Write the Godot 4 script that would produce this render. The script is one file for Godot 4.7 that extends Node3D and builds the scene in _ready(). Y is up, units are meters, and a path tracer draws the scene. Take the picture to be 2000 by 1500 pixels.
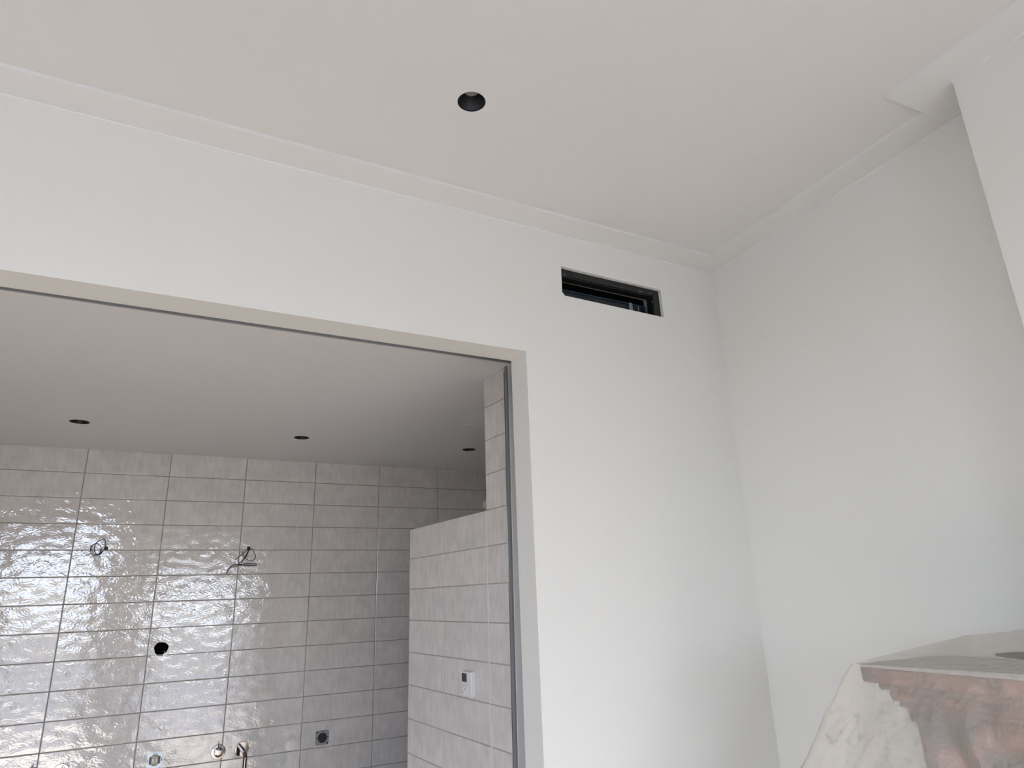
extends Node3D
# A freshly plastered room looking up through a wide doorway into a tiled bathroom.

# ---------- measures (metres; camera stands at x = z = 0) ----------
const CAM_Y := 1.6
const WALL_Z := -1.65            # face of the doorway wall
const LEAF := 0.098              # thickness of its front leaf
const CEIL := 2.7563             # flat ceiling of the room
const BAND := 2.748              # underside of the flat ceiling band
const BAND_W := 0.1015
const DOOR_X0 := -1.05
const DOOR_X1 := 0.949
const DOOR_Y := 2.3105
const BATH_CEIL := 2.4313
const BATH_Z := -4.17            # glazed face of the bathroom's back wall
const TILE_W := 0.4035
const TILE_H := 0.1339
const JOINT := 0.0032
const CORNER := Vector3(1.7832, 0, -1.65)
const TURN_R := -0.04981         # the right wall is a little out of square
const BREAST := Vector3(1.5891, 0, -0.6385)
const TURN_P := 0.04961          # so is the tiled partition
const PART := Vector3(1.1105, 0, -2.2935)

var M := {}
var rng := RandomNumberGenerator.new()
var used := {}


# ---------- mesh collector ----------
class MB:
	var v := PackedVector3Array()
	var n := PackedVector3Array()
	var u := PackedVector2Array()

	func tri(a: Vector3, b: Vector3, c: Vector3, na: Vector3, nb: Vector3, nc: Vector3, ua := Vector2.ZERO, ub := Vector2.ZERO, uc := Vector2.ZERO) -> void:
		if (c - a).cross(b - a).dot(na + nb + nc) < 0.0:   # front faces run clockwise
			v.append_array([a, c, b]); n.append_array([na, nc, nb]); u.append_array([ua, uc, ub])
		else:
			v.append_array([a, b, c]); n.append_array([na, nb, nc]); u.append_array([ua, ub, uc])

	func quad(a: Vector3, b: Vector3, c: Vector3, d: Vector3, hint: Vector3, uv: Array = []) -> void:
		var m := (b - a).cross(c - a)
		if m.length() < 1e-12:
			m = (c - a).cross(d - a)
		m = m.normalized()
		if m.dot(hint) < 0.0:
			m = -m
		if uv.is_empty():
			uv = [Vector2(0, 0), Vector2(1, 0), Vector2(1, 1), Vector2(0, 1)]
		tri(a, b, c, m, m, m, uv[0], uv[1], uv[2])
		tri(a, c, d, m, m, m, uv[0], uv[2], uv[3])

	func box(lo: Vector3, hi: Vector3, bev := 0.0, t := Transform3D()) -> void:
		var c := (lo + hi) / 2.0
		var h := (hi - lo) / 2.0
		var b := minf(bev, minf(h.x, minf(h.y, h.z)) * 0.9)
		for ax in 3:
			var p := (ax + 1) % 3
			var q := (ax + 2) % 3
			for s in [-1.0, 1.0]:
				var pts := []
				for k in [[-1, -1], [1, -1], [1, 1], [-1, 1]]:
					var w := Vector3.ZERO
					w[ax] = s * h[ax]; w[p] = k[0] * (h[p] - b); w[q] = k[1] * (h[q] - b)
					pts.append(t * (c + w))
				var o := Vector3.ZERO
				o[ax] = s
				quad(pts[0], pts[1], pts[2], pts[3], t.basis * o)
			if b <= 0.0:
				continue
			for s in [-1.0, 1.0]:
				for r in [-1.0, 1.0]:   # edges along ax
					var e := []
					for k in [[-1.0, 0], [1.0, 0], [1.0, 1], [-1.0, 1]]:
						var w := Vector3.ZERO
						w[ax] = k[0] * (h[ax] - b)
						w[p] = s * (h[p] - (b if k[1] else 0.0)); w[q] = r * (h[q] - (0.0 if k[1] else b))
						e.append(t * (c + w))
					var o := Vector3.ZERO
					o[p] = s; o[q] = r
					quad(e[0], e[1], e[2], e[3], t.basis * o)
		if b > 0.0:
			for sx in [-1.0, 1.0]:
				for sy in [-1.0, 1.0]:
					for sz in [-1.0, 1.0]:
						var g := Vector3(sx, sy, sz)
						var o := (t.basis * g).normalized()
						tri(t * (c + g * (h - Vector3(0, b, b))), t * (c + g * (h - Vector3(b, 0, b))), t * (c + g * (h - Vector3(b, b, 0))), o, o, o)

	# a profile of (radius, height) pairs spun about the y axis of t
	func lathe(prof: Array, sides := 32, t := Transform3D(), closed := true) -> void:
		for k in prof.size() - 1:
			var a: Vector2 = prof[k]
			var b: Vector2 = prof[k + 1]
			var d := b - a
			var m := Vector2(d.y, -d.x).normalized()
			for i in sides:
				var p := TAU * i / sides
				var q := TAU * (i + 1) / sides
				var ep := Vector3(cos(p), 0, sin(p))
				var eq := Vector3(cos(q), 0, sin(q))
				var up := Vector3.UP
				var np := t.basis * (ep * m.x + up * m.y)
				var nq := t.basis * (eq * m.x + up * m.y)
				var pa := t * (ep * a.x + up * a.y)
				var qa := t * (eq * a.x + up * a.y)
				var pb := t * (ep * b.x + up * b.y)
				var qb := t * (eq * b.x + up * b.y)
				if a.x > 0.0:
					tri(pa, qa, qb if b.x > 0.0 else pb, np, nq, nq)
				if b.x > 0.0:
					tri(pa, qb, pb, np, nq, np)

	func tube(path: PackedVector3Array, r: float, sides := 8, caps := true) -> void:
		var rings := []
		var norms := []
		var side := Vector3.ZERO
		for i in path.size():
			var d := (path[mini(i + 1, path.size() - 1)] - path[maxi(i - 1, 0)]).normalized()
			if side == Vector3.ZERO:
				side = d.cross(Vector3.UP if absf(d.y) < 0.9 else Vector3.RIGHT).normalized()
			side = (side - d * side.dot(d)).normalized()
			var up := d.cross(side)
			var ring := PackedVector3Array()
			var nn := PackedVector3Array()
			for k in sides:
				var a := TAU * k / sides
				var o := side * cos(a) + up * sin(a)
				ring.append(path[i] + o * r); nn.append(o)
			rings.append(ring); norms.append(nn)
		for i in path.size() - 1:
			for k in sides:
				var j := (k + 1) % sides
				tri(rings[i][k], rings[i][j], rings[i + 1][j], norms[i][k], norms[i][j], norms[i + 1][j])
				tri(rings[i][k], rings[i + 1][j], rings[i + 1][k], norms[i][k], norms[i + 1][j], norms[i + 1][k])
		if caps:
			for e in [0, path.size() - 1]:
				var d: Vector3 = (path[0] - path[1]).normalized() if e == 0 else (path[e] - path[e - 1]).normalized()
				for k in sides:
					tri(path[e], rings[e][k], rings[e][(k + 1) % sides], d, d, d)

	# an upright prism over a plan polygon (x, z)
	func prism(plan: PackedVector2Array, y0: float, y1: float) -> void:
		var ids := Geometry2D.triangulate_polygon(plan)
		for s in [[y0, Vector3.DOWN], [y1, Vector3.UP]]:
			for k in range(0, ids.size(), 3):
				var a := plan[ids[k]]
				var b := plan[ids[k + 1]]
				var c := plan[ids[k + 2]]
				tri(Vector3(a.x, s[0], a.y), Vector3(b.x, s[0], b.y), Vector3(c.x, s[0], c.y), s[1], s[1], s[1])
		var turn := -1.0 if Geometry2D.is_polygon_clockwise(plan) else 1.0
		for k in plan.size():
			var a := plan[k]
			var b := plan[(k + 1) % plan.size()]
			var d := (b - a) * turn
			quad(Vector3(a.x, y0, a.y), Vector3(b.x, y0, b.y), Vector3(b.x, y1, b.y), Vector3(a.x, y1, a.y), Vector3(d.y, 0, -d.x))

	# a plate in the plane (U, V) at o, outward W, thickness t, with holes {r = [u0, v0, u1, v1], poly}
	func slab(o: Vector3, U: Vector3, V: Vector3, W: Vector3, ext: Array, t: float, holes: Array = []) -> void:
		var us := [ext[0], ext[2]]
		var vs := [ext[1], ext[3]]
		for h in holes:
			us.append_array([h.r[0], h.r[2]]); vs.append_array([h.r[1], h.r[3]])
		us.sort(); vs.sort()
		var at := func(a: float, b: float, w: float) -> Vector3: return o + U * a + V * b + W * w
		for i in us.size() - 1:
			for j in vs.size() - 1:
				if us[i + 1] - us[i] < 1e-6 or vs[j + 1] - vs[j] < 1e-6:
					continue
				var mid := Vector2((us[i] + us[i + 1]) / 2, (vs[j] + vs[j + 1]) / 2)
				var solid := true
				for h in holes:
					if mid.x > h.r[0] and mid.x < h.r[2] and mid.y > h.r[1] and mid.y < h.r[3]:
						solid = false
				if solid:
					for s in [[0.0, W], [-t, -W]]:
						quad(at.call(us[i], vs[j], s[0]), at.call(us[i + 1], vs[j], s[0]), at.call(us[i + 1], vs[j + 1], s[0]), at.call(us[i], vs[j + 1], s[0]), s[1])
		for h in holes:
			var r: Array = h.r
			var rim := PackedVector2Array([Vector2(r[0], r[1]), Vector2(r[2], r[1]), Vector2(r[2], r[3]), Vector2(r[0], r[3])])
			var c := (rim[0] + rim[2]) / 2.0
			var inner := rim
			if h.has("poly"):
				inner = h.poly
				var outer := PackedVector2Array()
				for p in inner:   # each point of the hole looks outward to the cell's edge
					var d: Vector2 = p - c
					var k := 1e9
					if absf(d.x) > 1e-9: k = minf(k, (r[2] - r[0]) / 2 / absf(d.x))
					if absf(d.y) > 1e-9: k = minf(k, (r[3] - r[1]) / 2 / absf(d.y))
					outer.append(c + d * k)
				for q in inner.size():
					var e := (q + 1) % inner.size()
					for s in [[0.0, W], [-t, -W]]:
						quad(at.call(inner[q].x, inner[q].y, s[0]), at.call(inner[e].x, inner[e].y, s[0]), at.call(outer[e].x, outer[e].y, s[0]), at.call(outer[q].x, outer[q].y, s[0]), s[1])
						for corner in rim:   # the corner that two rays straddle
							var a := outer[q]
							var b := outer[e]
							if absf(a.x - b.x) > 1e-6 and absf(a.y - b.y) > 1e-6 and (corner - a).length() + (corner - b).length() < absf(a.x - b.x) + absf(a.y - b.y) + 1e-6 and (absf(corner.x - a.x) < 1e-6 or absf(corner.y - a.y) < 1e-6) and (absf(corner.x - b.x) < 1e-6 or absf(corner.y - b.y) < 1e-6):
								tri(at.call(a.x, a.y, s[0]), at.call(b.x, b.y, s[0]), at.call(corner.x, corner.y, s[0]), s[1], s[1], s[1])
			for q in inner.size():
				var a := inner[q]
				var b := inner[(q + 1) % inner.size()]
				var m := (a + b) / 2.0
				if not h.has("poly") and (m.x <= ext[0] + 1e-6 or m.x >= ext[2] - 1e-6 or m.y <= ext[1] + 1e-6 or m.y >= ext[3] - 1e-6):
					continue
				var inward: Vector2 = c - m
				quad(at.call(a.x, a.y, 0.0), at.call(b.x, b.y, 0.0), at.call(b.x, b.y, -t), at.call(a.x, a.y, -t), U * inward.x + V * inward.y)
		quad(at.call(ext[0], ext[1], 0), at.call(ext[0], ext[3], 0), at.call(ext[0], ext[3], -t), at.call(ext[0], ext[1], -t), -U)
		quad(at.call(ext[2], ext[1], 0), at.call(ext[2], ext[3], 0), at.call(ext[2], ext[3], -t), at.call(ext[2], ext[1], -t), U)
		quad(at.call(ext[0], ext[3], 0), at.call(ext[2], ext[3], 0), at.call(ext[2], ext[3], -t), at.call(ext[0], ext[3], -t), V)
		quad(at.call(ext[0], ext[1], 0), at.call(ext[2], ext[1], 0), at.call(ext[2], ext[1], -t), at.call(ext[0], ext[1], -t), -V)

	# a rectangular grid of points, smoothly shaded
	func sheet(p: Array, hint: Vector3) -> void:
		var rows := p.size()
		var cols: int = p[0].size()
		var nn := []
		for i in rows:
			var row := PackedVector3Array()
			for j in cols:
				var a: Vector3 = p[mini(i + 1, rows - 1)][j] - p[maxi(i - 1, 0)][j]
				var b: Vector3 = p[i][mini(j + 1, cols - 1)] - p[i][maxi(j - 1, 0)]
				var m := a.cross(b).normalized()
				row.append(m if m.dot(hint) >= 0.0 else -m)
			nn.append(row)
		for i in rows - 1:
			for j in cols - 1:
				tri(p[i][j], p[i + 1][j], p[i + 1][j + 1], nn[i][j], nn[i + 1][j], nn[i + 1][j + 1], Vector2(j, i), Vector2(j, i + 1), Vector2(j + 1, i + 1))
				tri(p[i][j], p[i + 1][j + 1], p[i][j + 1], nn[i][j], nn[i + 1][j + 1], nn[i][j + 1], Vector2(j, i), Vector2(j + 1, i + 1), Vector2(j + 1, i))

	func mesh() -> ArrayMesh:
		var a := []
		a.resize(Mesh.ARRAY_MAX)
		a[Mesh.ARRAY_VERTEX] = v; a[Mesh.ARRAY_NORMAL] = n; a[Mesh.ARRAY_TEX_UV] = u
		var m := ArrayMesh.new()
		m.add_surface_from_arrays(Mesh.PRIMITIVE_TRIANGLES, a)
		return m


# ---------- scene tree helpers ----------
func numbered(called: String) -> String:
	var k: int = used.get(called, 0)
	used[called] = k + 1
	return called if k == 0 else "%s_%03d" % [called, k]


func tag(o: Node3D, label: String, category := "", group := "", kind := "") -> Node3D:
	o.set_meta("label", label)
	if category: o.set_meta("category", category)
	if group: o.set_meta("group", group)
	if kind: o.set_meta("kind", kind)
	return o


func put(called: String, mesh: Mesh, mat: Material, parent: Node = null, at := Transform3D()) -> MeshInstance3D:
	var o := MeshInstance3D.new()
	o.mesh = mesh
	o.material_override = mat
	o.transform = at
	o.cast_shadow = GeometryInstance3D.SHADOW_CASTING_SETTING_ON
	if parent:
		o.name = called
		parent.add_child(o, true)
	else:
		o.name = numbered(called)
		add_child(o, true)
	return o


func build(called: String, mb: MB, mat: Material, parent: Node = null, at := Transform3D()) -> MeshInstance3D:
	return put(called, mb.mesh(), mat, parent, at)


func struct(called: String, mb: MB, mat: Material, label: String) -> MeshInstance3D:
	var o := build(called, mb, mat)
	tag(o, label, "", "", "structure")
	return o


func base(called: String, at := Transform3D()) -> Node3D:
	var o := Node3D.new()
	o.name = numbered(called)
	o.transform = at
	add_child(o, true)
	return o


func paint(c: Color, rough := 0.6, metal := 0.0) -> StandardMaterial3D:
	var m := StandardMaterial3D.new()
	m.albedo_color = c
	m.roughness = rough
	m.metallic = metal
	return m


func noise(sd: int, freq: float, oct := 1) -> FastNoiseLite:
	var f := FastNoiseLite.new()
	f.seed = sd
	f.noise_type = FastNoiseLite.TYPE_SIMPLEX_SMOOTH
	f.frequency = freq
	f.fractal_type = FastNoiseLite.FRACTAL_FBM if oct > 1 else FastNoiseLite.FRACTAL_NONE
	f.fractal_octaves = oct
	return f


# the hand-made face of the tiles: a normal map (float) and a faint streaky tone map
func tile_maps() -> Array:
	var w := 1024
	var hh := 512
	var mm := 1.6              # millimetres per pixel
	var amp := 1.0
	var n1 := noise(11, 1.0)
	var n2 := noise(12, 1.0)
	var n3 := noise(13, 1.0)
	var n4 := noise(14, 1.0)
	var h := PackedFloat32Array()
	h.resize(w * hh)
	for y in hh:
		for x in w:
			var X := x * mm
			var Y := y * mm
			var warp := 5.0 * n4.get_noise_2d(X / 40.0, Y / 40.0)
			h[y * w + x] = 0.36 * n1.get_noise_2d(X / 85.0, Y / 55.0) + 0.17 * absf(n2.get_noise_2d((X + warp) / 30.0, (Y + warp) / 17.0)) + 0.030 * n3.get_noise_2d((X - warp) / 10.0, (Y + warp) / 8.0)
	var nrm := Image.create(w, hh, false, Image.FORMAT_RGBAF)
	for y in hh:
		for x in w:
			var dx := (h[y * w + mini(x + 1, w - 1)] - h[y * w + maxi(x - 1, 0)]) / (2.0 * mm) * amp
			var dy := (h[mini(y + 1, hh - 1) * w + x] - h[maxi(y - 1, 0) * w + x]) / (2.0 * mm) * amp
			var v := Vector3(-dx, dy, 1.0).normalized()
			nrm.set_pixel(x, y, Color(v.x * 0.5 + 0.5, v.y * 0.5 + 0.5, v.z * 0.5 + 0.5))
	var s1 := noise(21, 1.0, 3)
	var s2 := noise(22, 1.0, 2)
	var tone := Image.create(512, 256, false, Image.FORMAT_RGB8)
	for y in 256:
		for x in 512:
			var k := 0.965 + 0.04 * s1.get_noise_2d(x / 9.0, y / 34.0) + 0.03 * s2.get_noise_2d(x / 40.0, y / 30.0)
			tone.set_pixel(x, y, Color(k, k * 0.995, k * 0.985))
	return [ImageTexture.create_from_image(nrm), ImageTexture.create_from_image(tone)]


func materials() -> void:
	M.wall = paint(Color(0.895, 0.885, 0.85), 0.7)
	M.ceiling = paint(Color(0.875, 0.86, 0.835), 0.75)
	M.trim = paint(Color(0.897, 0.886, 0.864), 0.4)
	M.bath_paint = paint(Color(0.91, 0.90, 0.885), 0.75)
	M.grout = paint(Color(0.56, 0.54, 0.52), 0.9)
	M.pale_grout = paint(Color(0.68, 0.65, 0.62), 0.9)
	M.floor = paint(Color(0.70, 0.665, 0.625), 0.6)
	M.bath_floor = paint(Color(0.76, 0.735, 0.71), 0.5)
	var maps := tile_maps()
	M.tiles = []
	for c in [Color(0.895, 0.872, 0.852), Color(0.885, 0.866, 0.852), Color(0.90, 0.876, 0.86)]:
		var t := paint(c, 0.04)
		t.albedo_texture = maps[1]
		t.normal_enabled = true
		t.normal_texture = maps[0]
		t.normal_scale = 1.25
		t.metallic_specular = 0.72
		M.tiles.append(t)
	M.black = paint(Color(0.085, 0.08, 0.085), 0.45)
	M.black_plastic = paint(Color(0.10, 0.10, 0.105), 0.3)
	M.duct_navy = paint(Color(0.075, 0.10, 0.125), 0.35)
	M.duct_blue = paint(Color(0.16, 0.27, 0.33), 0.35)
	M.lens = paint(Color(0.62, 0.61, 0.59), 0.3)
	M.chrome = paint(Color(0.52, 0.50, 0.485), 0.06, 1.0)
	M.steel = paint(Color(0.60, 0.62, 0.64), 0.35, 1.0)
	M.dark_steel = paint(Color(0.56, 0.565, 0.57), 0.45, 0.3)
	M.track = paint(Color(0.62, 0.62, 0.63), 0.5, 0.2)
	M.white_plastic = paint(Color(0.90, 0.89, 0.87), 0.35)
	M.screen = paint(Color(0.20, 0.20, 0.215), 0.2)
	M.print = paint(Color(0.45, 0.44, 0.42), 0.5)
	M.beige_plastic = paint(Color(0.68, 0.66, 0.56), 0.4)
	M.box_black = paint(Color(0.055, 0.045, 0.045), 0.8)
	M.box_black.metallic_specular = 0.2
	M.wire_black = paint(Color(0.05, 0.05, 0.055), 0.4)
	M.wire_blue = paint(Color(0.07, 0.13, 0.28), 0.4)
	M.wire_earth = paint(Color(0.36, 0.37, 0.16), 0.4)
	M.silicone = paint(Color(0.87, 0.85, 0.83), 0.3)
	M.sponge = paint(Color(0.68, 0.59, 0.51), 0.95)
	M.frame = paint(Color(0.16, 0.165, 0.17), 0.4)
	M.gravel = paint(Color(0.56, 0.54, 0.51), 0.95)
	M.glass = paint(Color(1, 1, 1, 0.03), 0.02)
	M.glass.transparency = BaseMaterial3D.TRANSPARENCY_ALPHA
	# pinkish brown stone-like wood of the mantel
	var nt := NoiseTexture2D.new()
	nt.width = 256; nt.height = 256; nt.seamless = true
	nt.noise = noise(31, 0.014, 4)
	var g := Gradient.new()
	g.offsets = PackedFloat32Array([0.25, 0.5, 0.75])
	g.colors = PackedColorArray([Color(0.25, 0.15, 0.115), Color(0.45, 0.265, 0.20), Color(0.62, 0.40, 0.32)])
	nt.color_ramp = g
	M.mantel = paint(Color(1, 1, 1), 0.5)
	M.mantel.albedo_texture = nt
	M.mantel.uv1_triplanar = true
	M.mantel.uv1_scale = Vector3(3, 3, 3)
	M.dark_cloth = paint(Color(0.24, 0.24, 0.235), 0.9)
	M.stone = paint(Color(0.70, 0.69, 0.67), 0.5)
	M.mantel_dark = paint(Color(0.25, 0.20, 0.18), 0.6)
	var cr := NoiseTexture2D.new()
	cr.width = 512; cr.height = 512; cr.seamless = true
	cr.noise = noise(41, 0.016, 4)
	cr.noise.fractal_type = FastNoiseLite.FRACTAL_RIDGED
	cr.as_normal_map = true
	cr.bump_strength = 8.0
	M.film = paint(Color(0.92, 0.885, 0.83, 0.36), 0.30)
	M.film.transparency = BaseMaterial3D.TRANSPARENCY_ALPHA
	M.film.normal_enabled = true
	M.film.normal_texture = cr
	M.film.normal_scale = 0.65
	M.film.uv1_triplanar = true
	M.film.uv1_scale = Vector3(3.0, 3.0, 3.0)
	M.film.cull_mode = BaseMaterial3D.CULL_DISABLED


func spline(pts: Array, step := 0.003) -> PackedVector3Array:
	var c := Curve3D.new()
	c.bake_interval = step
	for i in pts.size():
		var d: Vector3 = (pts[mini(i + 1, pts.size() - 1)] - pts[maxi(i - 1, 0)]) / 6.0
		c.add_point(pts[i], -d, d)
	return c.get_baked_points()


func circle(c: Vector2, r: float, sides := 48) -> PackedVector2Array:
	var p := PackedVector2Array()
	for k in sides:
		p.append(c + Vector2(cos(TAU * (k + 0.5) / sides), sin(TAU * (k + 0.5) / sides)) * r)
	return p


func round_hole(c: Vector2, r: float) -> Dictionary:
	var q := r + 0.03
	return {"r": [c.x - q, c.y - q, c.x + q, c.y + q], "poly": circle(c, r)}


func _ready() -> void:
	rng.seed = 7
	# camera
	var cam := Camera3D.new()
	cam.name = "camera"
	cam.fov = 60.151
	cam.near = 0.02
	cam.far = 200.0
	cam.transform = Transform3D(Basis(Vector3.UP, -0.49737) * Basis(Vector3.RIGHT, 0.30847) * Basis(Vector3.BACK, -0.0357), Vector3(0, CAM_Y, 0))
	cam.current = true
	add_child(cam)
	# sky, sun, exposure
	var env := Environment.new()
	env.background_mode = Environment.BG_SKY
	var sm := ProceduralSkyMaterial.new()
	sm.sky_top_color = Color(0.50, 0.62, 0.82)
	sm.sky_horizon_color = Color(0.85, 0.895, 0.965)
	sm.ground_horizon_color = Color(0.62, 0.62, 0.58)
	sm.ground_bottom_color = Color(0.40, 0.38, 0.34)
	env.sky = Sky.new()
	env.sky.sky_material = sm
	env.background_energy_multiplier = 14.0
	env.tonemap_mode = Environment.TONE_MAPPER_LINEAR
	env.tonemap_exposure = 0.97
	env.sdfgi_enabled = true
	env.ssao_enabled = true
	env.ssil_enabled = true
	var we := WorldEnvironment.new()
	we.name = "world"
	we.environment = env
	add_child(we)
	var sun := DirectionalLight3D.new()
	sun.name = "sun"
	sun.light_color = Color(1.0, 0.975, 0.94)
	sun.light_energy = 6.0
	sun.light_angular_distance = 0.6
	sun.shadow_enabled = true
	sun.look_at_from_position(Vector3(-0.5, 2.05, 5.0), Vector3.ZERO)
	add_child(sun)

	materials()
	shell()
	bathroom()
	details()
	outdoors()


# ---------- the room ----------
func right_frame() -> Array:
	var d := Vector3(sin(TURN_R), 0, cos(TURN_R))
	var n := Vector3(-cos(TURN_R), 0, sin(TURN_R))
	return [d, n]


func flat(p: Vector3) -> Vector2:
	return Vector2(p.x, p.z)


func shell() -> void:
	var X := Vector3.RIGHT
	var Y := Vector3.UP
	var Z := Vector3.BACK
	var fr := right_frame()
	var d: Vector3 = fr[0]
	var n: Vector3 = fr[1]
	# the wall with the doorway and the vent opening
	var mb := MB.new()
	var vent := PackedVector2Array([Vector2(1.1035, 2.5262), Vector2(1.30, 2.5235), Vector2(1.518, 2.5205), Vector2(1.5175, 2.575), Vector2(1.5165, 2.6275), Vector2(1.42, 2.6285), Vector2(1.30, 2.6290), Vector2(1.17, 2.6300), Vector2(1.0955, 2.6315), Vector2(1.0950, 2.58), Vector2(1.0940, 2.538)])
	mb.slab(Vector3(0, 0, WALL_Z), X, Y, Z, [-3.4, 0.0, 1.95, CEIL], LEAF, [{"r": [DOOR_X0, 0.0, DOOR_X1, DOOR_Y]}, {"r": [1.0, 2.48, 1.61, 2.68], "poly": vent}])
	struct("wall_back", mb, M.wall, "white plastered wall with a wide doorway and a small vent opening")
	# right wall and chimney breast
	mb = MB.new()
	mb.slab(CORNER, d, Y, n, [-0.2, 0.0, 5.1, CEIL], 0.2)
	struct("wall_right", mb, M.wall, "plain white plastered wall to the right of the corner")
	mb = MB.new()
	var deep := -(CORNER - BREAST).dot(n)
	var bt := Transform3D(Basis(-n, Y, d), BREAST)
	mb.box(Vector3(0, 0, 0), Vector3(deep + 0.05, CEIL, 1.7), 0.0, bt)
	struct("wall_breast", mb, M.wall, "shallow white chimney breast standing forward of the right wall")
	# ceiling with the round hole of the downlight
	mb = MB.new()
	mb.slab(Vector3(0, CEIL, 0), X, Z, Vector3.DOWN, [-3.6, -2.3, 2.2, 3.45], 0.25, [round_hole(Vector2(0.5735, -1.2125), 0.0345)])
	struct("ceiling", mb, M.ceiling, "smooth off-white plastered ceiling with one round black downlight")
	# the flat band that runs round the ceiling
	var w0 := Vector3(-3.4, 0, WALL_Z)
	var a := CORNER
	# inner corner: where the two inner edges meet
	var zi := WALL_Z + BAND_W
	var p0 := CORNER + n * BAND_W
	var inner := p0 + d * ((zi - p0.z) / d.z)
	mb = MB.new()
	mb.prism(PackedVector2Array([flat(w0), flat(a), flat(inner), Vector2(-3.4, zi)]), BAND, CEIL + 0.001)
	var t1 := struct("trim_1", mb, M.trim, "flat white ceiling band along the doorway wall")
	mb = MB.new()
	mb.tube(PackedVector3Array([Vector3(-3.4, BAND, WALL_Z), Vector3(CORNER.x, BAND, WALL_Z)]), 0.0035, 8)
	build("caulk_bead", mb, M.trim, t1)
	var back := CORNER + d * ((BREAST - CORNER).dot(d))     # foot of the breast on the right wall
	var cut := back - d * BAND_W
	mb = MB.new()
	mb.prism(PackedVector2Array([flat(a), flat(cut), flat(cut + n * BAND_W), flat(inner)]), BAND, CEIL + 0.001)
	var t2 := struct("trim_2", mb, M.trim, "flat white ceiling band between the room corner and the chimney breast")
	mb = MB.new()
	mb.tube(PackedVector3Array([CORNER + Y * BAND, back + Y * BAND]), 0.0035, 8)
	build("caulk_bead", mb, M.trim, t2)
	mb = MB.new()
	var k0 := BREAST
	var k1 := BREAST + n * BAND_W - d * BAND_W
	mb.prism(PackedVector2Array([flat(back), flat(k0), flat(k0 + d * 1.7), flat(k0 + d * 1.7 + n * BAND_W), flat(k1), flat(cut)]), BAND, CEIL + 0.001)
	var t3 := struct("trim_3", mb, M.trim, "flat white ceiling band stepping out round the chimney breast")
	mb = MB.new()
	mb.tube(PackedVector3Array([back + Y * BAND, k0 + Y * BAND, k0 + d * 1.7 + Y * BAND]), 0.003, 8)
	build("caulk_bead", mb, M.trim, t3)
	# the walls behind the camera: left wall and the glazed garden wall
	mb = MB.new()
	mb.slab(Vector3(-3.4, 0, 0), Z, Y, X, [-2.3, 0.0, 3.45, CEIL], 0.2, [{"r": [-0.2, 0.60, 2.2, 2.50]}])
	struct("wall_left", mb, M.wall, "white wall with a window on the far left, outside the picture")
	mb = MB.new()
	for z in [-0.2, 2.14]:
		mb.box(Vector3(-3.56, 0.60, z), Vector3(-3.48, 2.50, z + 0.06), 0.004)
	for y in [0.60, 2.44]:
		mb.box(Vector3(-3.559, y, -0.2), Vector3(-3.481, y + 0.06, 2.2), 0.004)
	var side := struct("window_3", mb, M.frame, "dark framed window in the left wall, outside the picture")
	mb = MB.new()
	mb.quad(Vector3(-3.52, 0.65, -0.15), Vector3(-3.52, 0.65, 2.15), Vector3(-3.52, 2.45, 2.15), Vector3(-3.52, 2.45, -0.15), X)
	build("pane", mb, M.glass, side)
	mb = MB.new()
	mb.slab(Vector3(0, 0, 3.2), X, Y, Vector3.FORWARD, [-3.6, 0.0, 1.9, CEIL], 0.25, [{"r": [-1.85, 0.0, -0.50, 2.60]}, {"r": [0.05, 0.0, 1.42, 2.08]}])
	struct("wall_front", mb, M.wall, "white wall behind the camera with two full-height windows")
	mb = MB.new()
	mb.box(Vector3(-3.6, -0.2, WALL_Z - LEAF), Vector3(2.2, 0.0, 3.45))
	struct("floor", mb, M.floor, "pale bare floor of the plastered room")
	# glazing
	for w in [[-1.85, -0.50, 2.60, "window_1", "taller"], [0.05, 1.42, 2.08, "window_2", "lower"]]:
		mb = MB.new()
		for x in [w[0], w[1] - 0.06]:
			mb.box(Vector3(x, 0, 3.28), Vector3(x + 0.06, w[2], 3.36), 0.004)
		mb.box(Vector3(w[0], w[2] - 0.06, 3.281), Vector3(w[1], w[2], 3.359), 0.004)
		mb.box(Vector3(w[0], 0.0, 3.281), Vector3(w[1], 0.06, 3.359), 0.004)
		var wn := struct(w[3], mb, M.frame, "%s dark framed full-height window behind the camera" % w[4])
		mb = MB.new()
		mb.quad(Vector3(w[0] + 0.05, 0.05, 3.32), Vector3(w[1] - 0.05, 0.05, 3.32), Vector3(w[1] - 0.05, w[2] - 0.05, 3.32), Vector3(w[0] + 0.05, w[2] - 0.05, 3.32), Vector3.FORWARD)
		build("pane", mb, M.glass, wn)


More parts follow.
